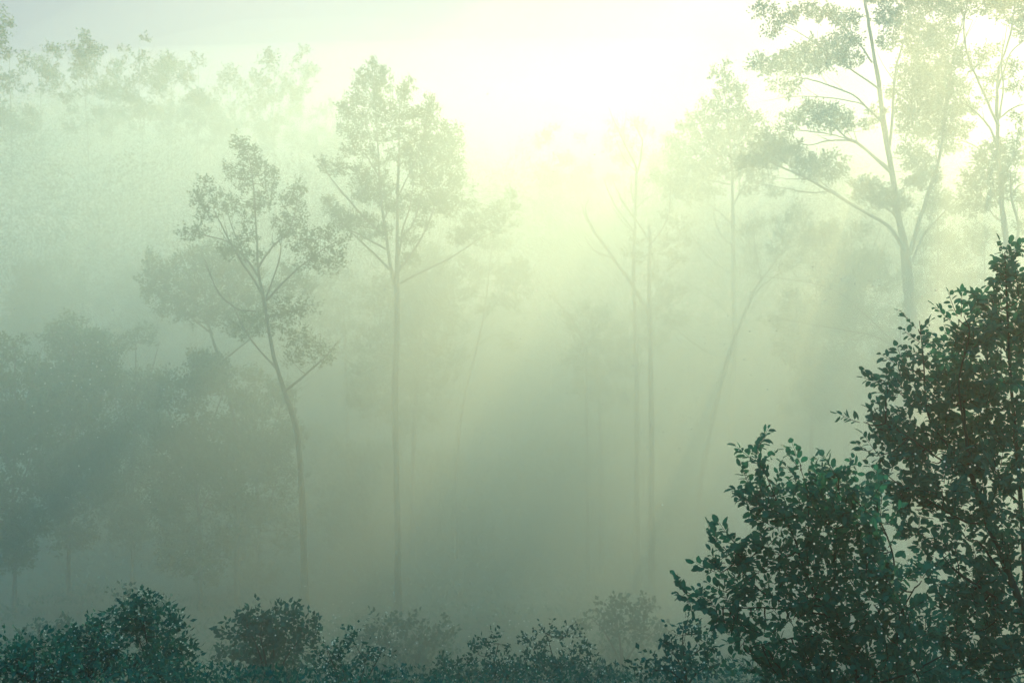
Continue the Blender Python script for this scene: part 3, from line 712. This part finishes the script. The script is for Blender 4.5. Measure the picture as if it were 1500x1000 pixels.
B_CL = [(1106,660,4,5),(1112,675,7,8),(1122,692,8,9),(1130,705,8,7),(1172,688,5,7),(1180,702,8,8),(1192,715,9,8),(1105,720,10,9),(1095,735,7,6),(1118,738,14,11),(1135,730,12,10),(1150,750,14,12),
 (1125,762,14,11),(1150,775,14,10),(1215,692,8,6),(1228,700,9,8),(1242,715,14,10),(1205,730,14,12),(1182,740,16,13),(1230,738,18,13),(1265,740,14,12),(1285,735,8,9),(1180,768,18,13),(1212,770,20,15),
 (1250,768,22,15),(1290,770,16,12),(1052,798,8,6),(1062,812,9,8),(1080,796,9,6),(1102,790,10,8),(1118,800,11,8),(1072,825,14,10),(1098,818,14,10),(1056,838,7,5),(1080,845,15,9),(1110,838,14,10),(1140,812,14,9),
 (1162,805,12,9),(1188,800,16,12),(1225,805,22,15),(1265,805,22,15),(1300,805,14,10),(1005,868,6,4),(1016,876,9,6),(1030,884,9,7),(1045,880,7,5),(1050,895,10,7),(1068,892,10,8),(1075,865,12,8),(1095,872,12,8),
 (1110,862,12,8),(1062,912,8,7),(1078,912,12,9),(1100,900,14,8),(1150,842,16,10),(1185,840,20,14),(1225,845,24,16),(1270,845,24,16),(1310,850,20,14),(1068,930,8,7),(1090,935,14,9),(1120,925,16,9),(1150,880,16,9),
 (1190,880,24,14),(1235,885,26,16),(1280,885,26,16),(1325,890,22,14),(1350,850,14,10),(1100,958,12,8),(1130,955,18,10),(1165,945,20,12),(1205,925,26,15),(1250,930,28,16),(1300,930,28,16),(1345,930,24,16),(1120,980,14,9),
 (1150,985,20,11),(1190,975,26,15),(1240,975,30,18),(1290,980,30,18),(1340,980,30,18),(1160,910,18,10),(1160,1010,30,18),(1220,1020,40,20),(1300,1025,40,20),(1370,1020,40,20)]
build_tree('foreground_shrub', 'nearest shrub with upright leafy shoots at lower right, in front of the leafy tree', 'shrub', 8.8,
  [(1165,790,1.2),(1178,825,1.7),(1190,855,2.1),(1212,895,2.7),(1232,925,3.0),(1246,960,3.4),(1262,1010,4)],
  [[(1168,800,1.1),(1148,750,.9),(1128,710,.7),(1108,655,.4)],
   [(1178,828,1.1),(1185,770,.9),(1182,720,.7),(1172,680,.4)],
   [(1200,870,1.2),(1230,800,1),(1235,745,.7),(1220,690,.4)],
   [(1250,965,2.2),(1290,890,1.8),(1310,830,1.3),(1290,765,1),(1262,742,.5)],
   [(1205,885,1.4),(1170,888,1.3),(1120,870,1.1),(1085,835,.8),(1060,800,.4)],
   [(1215,900,1.5),(1170,895,1.2),(1110,890,1),(1050,890,.7),(1005,866,.3)],
   [(1240,945,1.5),(1190,930,1.2),(1130,940,1),(1090,950,.5)],
   [(1262,1005,2.4),(1310,950,2.0),(1320,900,1.5),(1340,860,.8)],
   [(1262,1008,2),(1330,985,1.6),(1380,960,1)]],
  [(a, b, c * 1.2, e * 1.15) for a, b, c, e in B_CL], leaf=(0.078, 0.044), dens=1.1, depth=1.0, mat=M_LEAF_NEAR, bark=M_BARK_NEAR, full=True, up=0.5, twig_r=0.005, dew=150)

# ------------------------------------------------------------------ low shrubs and undergrowth
def shrub(name, label, d, cl, leaf=(0.09, 0.06), dens=0.8, dew=0, group=None, cat='shrub'):
    xs = np.array([c[0] for c in cl]); ys = np.array([c[1] for c in cl])
    x = xs.mean(); y = ys.max()
    limbs = []
    for k in range(0, len(cl), 2):
        limbs.append([(x, y + 20, 1.8), ((x + cl[k][0]) / 2, (y + cl[k][1]) / 2, 1.2), (cl[k][0], cl[k][1], .5)])
    return build_tree(name, label, cat, d, [(x, y - 10, 1), (x, y + 10, 1.8), (x, y + 30, 2.2)], limbs[:8], cl, leaf=leaf, dens=dens, mat=M_UNDER, bark=M_BARK_NEAR, up=0.4, twig_r=0.006, dew=dew, group=group)

shrub('dewy_shrub', 'dewy shrub in the bottom left corner', 15, [(10,955,22,10),(30,965,25,12),(50,950,22,10),(15,985,30,14),(60,980,30,16),(85,965,20,12),(90,990,30,14)], dew=110)
shrub('dewy_shrub', 'dewy shrub with a curled tip stem, right of the corner shrub', 16, [(100,940,20,12),(125,925,20,12),(150,915,18,12),(120,955,28,16),(150,950,28,16),(140,985,34,18),(100,985,25,15)], dew=140)
shrub('dewy_shrub', 'rounded dewy shrub, highest of the lower left row', 17, [(205,890,22,10),(185,905,24,12),(225,905,24,12),(250,920,20,14),(200,930,34,16),(240,950,34,18),(265,960,18,16),(215,980,40,20),(260,1000,30,20)], dew=170)
shrub('round_shrub', 'smooth domed shrub at the bottom, right of the dewy row', 24, [(360,912,16,8),(380,904,18,8),(405,904,18,8),(430,907,18,8),(450,922,16,10),(345,927,18,12),(380,927,30,14),(420,927,30,14),(395,957,45,18),(440,952,22,14),(350,962,26,16),(400,992,50,20)], leaf=(0.13,0.09), dew=10)
shrub('dewy_shrub', 'dew beaded fountain shaped shrub at bottom centre left', 19, [(480,952,14,12),(520,942,14,14),(500,972,20,14),(475,982,16,12),(535,972,16,12),(510,1007,26,16),(560,952,12,10),(550,1002,20,14),(510,1042,34,20)], dew=160, dens=0.4)
shrub('dewy_shrub', 'wide dew speckled shrub at bottom centre', 21, [(660,972,22,10),(700,957,20,10),(730,942,16,10),(690,992,34,14),(740,982,30,14),(780,972,24,14),(700,1032,44,20),(770,1022,40,20),(640,1012,24,14)], dew=170, dens=0.45)
shrub('dewy_shrub', 'dew speckled shrub right of the wide central one', 22, [(800,927,16,10),(830,932,20,10),(780,947,18,10),(850,957,22,12),(815,972,34,16),(870,992,26,14),(830,1022,44,20),(880,1042,30,18)], dew=110, dens=0.4)
shrub('low_shrub', 'low shrub left of the nearest shrub, fringed leaves', 14, [(1000,930,18,8),(1025,925,16,8),(985,955,22,10),(1020,955,26,12),(960,980,24,10),(1000,985,34,14),(1045,975,22,14)], dens=0.6, dew=40)
shrub('misty_shrub', 'hazy shrub below the slender left tree', 32, [(180,873,16,7),(215,883,18,7),(240,888,16,6),(200,903,34,12),(230,928,40,14),(170,928,30,14)], leaf=(0.16,0.12), dens=0.5)
shrub('misty_shrub', 'hazy broad shrub at the foot of the tallest central tree', 33, [(560,918,26,8),(600,916,26,8),(640,926,26,8),(590,943,44,14),(640,950,34,14),(540,948,30,14),(600,978,60,18)], leaf=(0.16,0.12), dens=0.5)
shrub('misty_shrub', 'hazy shrub in the dark hollow at left', 30, [(60,928,30,12),(100,923,26,10),(30,948,30,14),(90,953,40,16),(130,948,26,14),(60,988,50,20)], leaf=(0.16,0.12), dens=0.5)
shrub('misty_shrub', 'hazy shrub in the hollow right of the central tree', 34, [(900,888,26,10),(935,893,26,10),(870,908,28,12),(910,918,44,16),(955,928,26,14),(900,958,60,20)], leaf=(0.16,0.12), dens=0.45)

def undergrowth():
    n = 110000
    y = 13 + 75 * rng.uniform(0, 1, n) ** 1.5
    x = (rng.uniform(-0.62, 0.62, n)) * (y + 6)
    m = (np.sin(x * 0.8 + 2 * np.sin(y * 0.35)) + np.sin(y * 0.9 + x * 0.33) + rng.normal(0, 0.8, n)) > -0.4
    x, y = x[m], y[m]
    n = len(x)
    h = np.minimum(rng.gamma(2.0, 0.12, n), 0.42)
    z = ground_z(x, y) + h
    c = np.stack([x, y, z], 1)
    dr = np.stack([rng.normal(0, 0.8, n), rng.normal(0, 0.8, n), rng.uniform(0.1, 1.4, n)], 1)
    v, f = leaf_cards(c, dr, rng.uniform(0.4, 1.0, n) * (0.06 + 0.0045 * y), rng.uniform(0.4, 1, n) * (0.025 + 0.002 * y))
    o = make_mesh('undergrowth', v, [f], M_UNDER)
    tag(o, 'dark low undergrowth carpeting the hollow under the trees', 'undergrowth', kind='stuff')
undergrowth()

def far_wood():
    n = 340000
    y = 80 + 60 * rng.uniform(0, 1, n)
    x = rng.uniform(-0.56, 0.56, n) * y
    hx = 15.5 + 3.5 * np.sin(x * 0.45 + np.sin(y * 0.3) * 2) * np.cos(y * 0.41 + 0.7) + 1.6 * np.sin(x * 1.1 + y * 0.7)
    z = ground_z(x, y) + hx * rng.uniform(0.15, 1, n) ** 0.5
    c = np.stack([x, y, z], 1)
    v, f = leaf_cards(c, rng.normal(0, 1, (n, 3)), rng.uniform(0.14, 0.3, n), rng.uniform(0.1, 0.2, n))
    o = make_mesh('far_wood', v, [f], M_LEAF_FAR)
    tag(o, 'far-off wood covering the hillside behind the mist', 'wood', kind='stuff')
far_wood()

def motes():
    C, Rr = [], []
    def field(x0, x1, y0, y1, d0, d1, n, s=0.8):
        for _ in range(n):
            d = rng.uniform(d0, d1)
            C.append(P(rng.normal((x0 + x1) / 2, (x1 - x0) / 4), rng.normal((y0 + y1) / 2, (y1 - y0) / 4), d))
            Rr.append(rng.uniform(0.5, 1.4) * s * 1.25 * d / F)
    field(0, 260, 430, 680, 14, 30, 120)
    field(100, 900, 550, 850, 12, 26, 130, .65)
    field(400, 650, 820, 1000, 8, 16, 160, .7)
    field(650, 900, 830, 1000, 8, 16, 150, .7)
    field(850, 1150, 450, 700, 12, 26, 80, .7)
    field(1150, 1380, 380, 480, 14, 30, 110, .7)
    field(1000, 1500, 700, 1000, 5, 7.5, 110, 1.0)
    field(1250, 1500, 400, 800, 6, 9, 60, 1.0)
    field(0, 1500, 100, 1000, 8, 30, 160, .7)
    C_, R_ = np.array(C), np.array(Rr)
    v, f = dots(C_, R_)
    o = make_mesh('mist_droplets', v, f, M_DEW, smooth=True)
    tag(o, 'tiny pale droplets and seeds drifting in the misty air', 'droplets', kind='stuff')
motes()

# ------------------------------------------------------------------ haze
def haze():
    x0, x1, y0, y1, z0, z1 = -710, 710, -85, 710, -3.5, 40.5
    v = np.array([[x, y, z] for z in (z0, z1) for y in (y0, y1) for x in (x0, x1)], float)
    f = np.array([[0, 2, 3, 1], [4, 5, 7, 6], [0, 1, 5, 4], [2, 6, 7, 3], [0, 4, 6, 2], [1, 3, 7, 5]])
    m = bpy.data.materials.new('haze'); m.use_nodes = True
    n = m.node_tree; n.nodes.clear()
    out = n.nodes.new('ShaderNodeOutputMaterial')
    pv = n.nodes.new('ShaderNodeVolumePrincipled')
    pv.inputs['Color'].default_value = (*HAZE_COLOR, 1)
    pv.inputs['Density'].default_value = HAZE_DENSITY
    pv.inputs['Anisotropy'].default_value = HAZE_G
    n.links.new(pv.outputs[0], out.inputs['Volume'])
    o = make_mesh('haze', v, [f], m)
    tag(o, kind='stuff')
haze()

MIST_K = 1.25
def mist_bank(label, cx, cy, cz, rx, ry, rz, dens, seed):
    """a bank of thicker mist lying in the hollow: nested smooth closed shells of thin even mist, so it fades at its edge"""
    import bmesh
    bm = bmesh.new(); bmesh.ops.create_icosphere(bm, subdivisions=4, radius=1)
    v = np.array([q.co[:] for q in bm.verts]); f = np.array([[q.index for q in t.verts] for t in bm.faces]); bm.free()
    g = np.random.default_rng(seed)
    k = g.uniform(0.8, 2.0, (5, 3)); ph = g.uniform(0, 6.28, 5)
    wv = 1 + 0.10 * sum(np.sin(v @ k[i] * 1.6 + ph[i]) for i in range(5)) / 1.6
    m = bpy.data.materials.new('mist'); m.use_nodes = True
    n = m.node_tree; n.nodes.clear()
    out = n.nodes.new('ShaderNodeOutputMaterial')
    pv = n.nodes.new('ShaderNodeVolumePrincipled')
    pv.inputs['Color'].default_value = (*HAZE_COLOR, 1)
    pv.inputs['Density'].default_value = dens * MIST_K / 3
    pv.inputs['Anisotropy'].default_value = MIST_G
    n.links.new(pv.outputs[0], out.inputs['Volume'])
    root = None
    for sc_ in (1.0, 0.8, 0.58):
        vv = v * wv[:, None] * np.array([rx, ry, rz]) * sc_
        if root is None:
            root = make_mesh('mist_bank', vv + np.array([cx, cy, cz]), [f], m, loc=(cx, cy, cz), smooth=True)
            tag(root, label, 'mist', 'banks of mist in the hollow', 'stuff')
        else:
            c = make_mesh('mist', vv, [f], m, smooth=True); c.parent = root; c['kind'] = 'stuff'
mist_bank('thick pale mist glowing around the foot of the tallest central tree', -2, 54, 7, 26, 18, 17, 0.022, 1)
mist_bank('sunlit mist among the light shafts right of centre', 12, 32, 9, 17, 16, 16, 0.03, 3)
mist_bank('long low mist covering the ground under the trees', 0, 54, 0, 60, 16, 9, 0.022, 4)
mist_bank('deep mist filling the valley and veiling the far hillside', 0, 80, 11, 110, 50, 16, 0.007, 5)
mist_bank('thin mist drifting in front of the slender left tree', -4, 35, 12, 24, 13, 14, 0.031, 6)
mist_bank('pale mist rolling over the wooded hillside beyond the trees', -10, 104, 23, 130, 34, 15, 0.023, 7)
mist_bank('thin veil of mist over the low shrubs along the bottom', -4, 21, 4, 26, 9, 5.5, 0.007, 8)
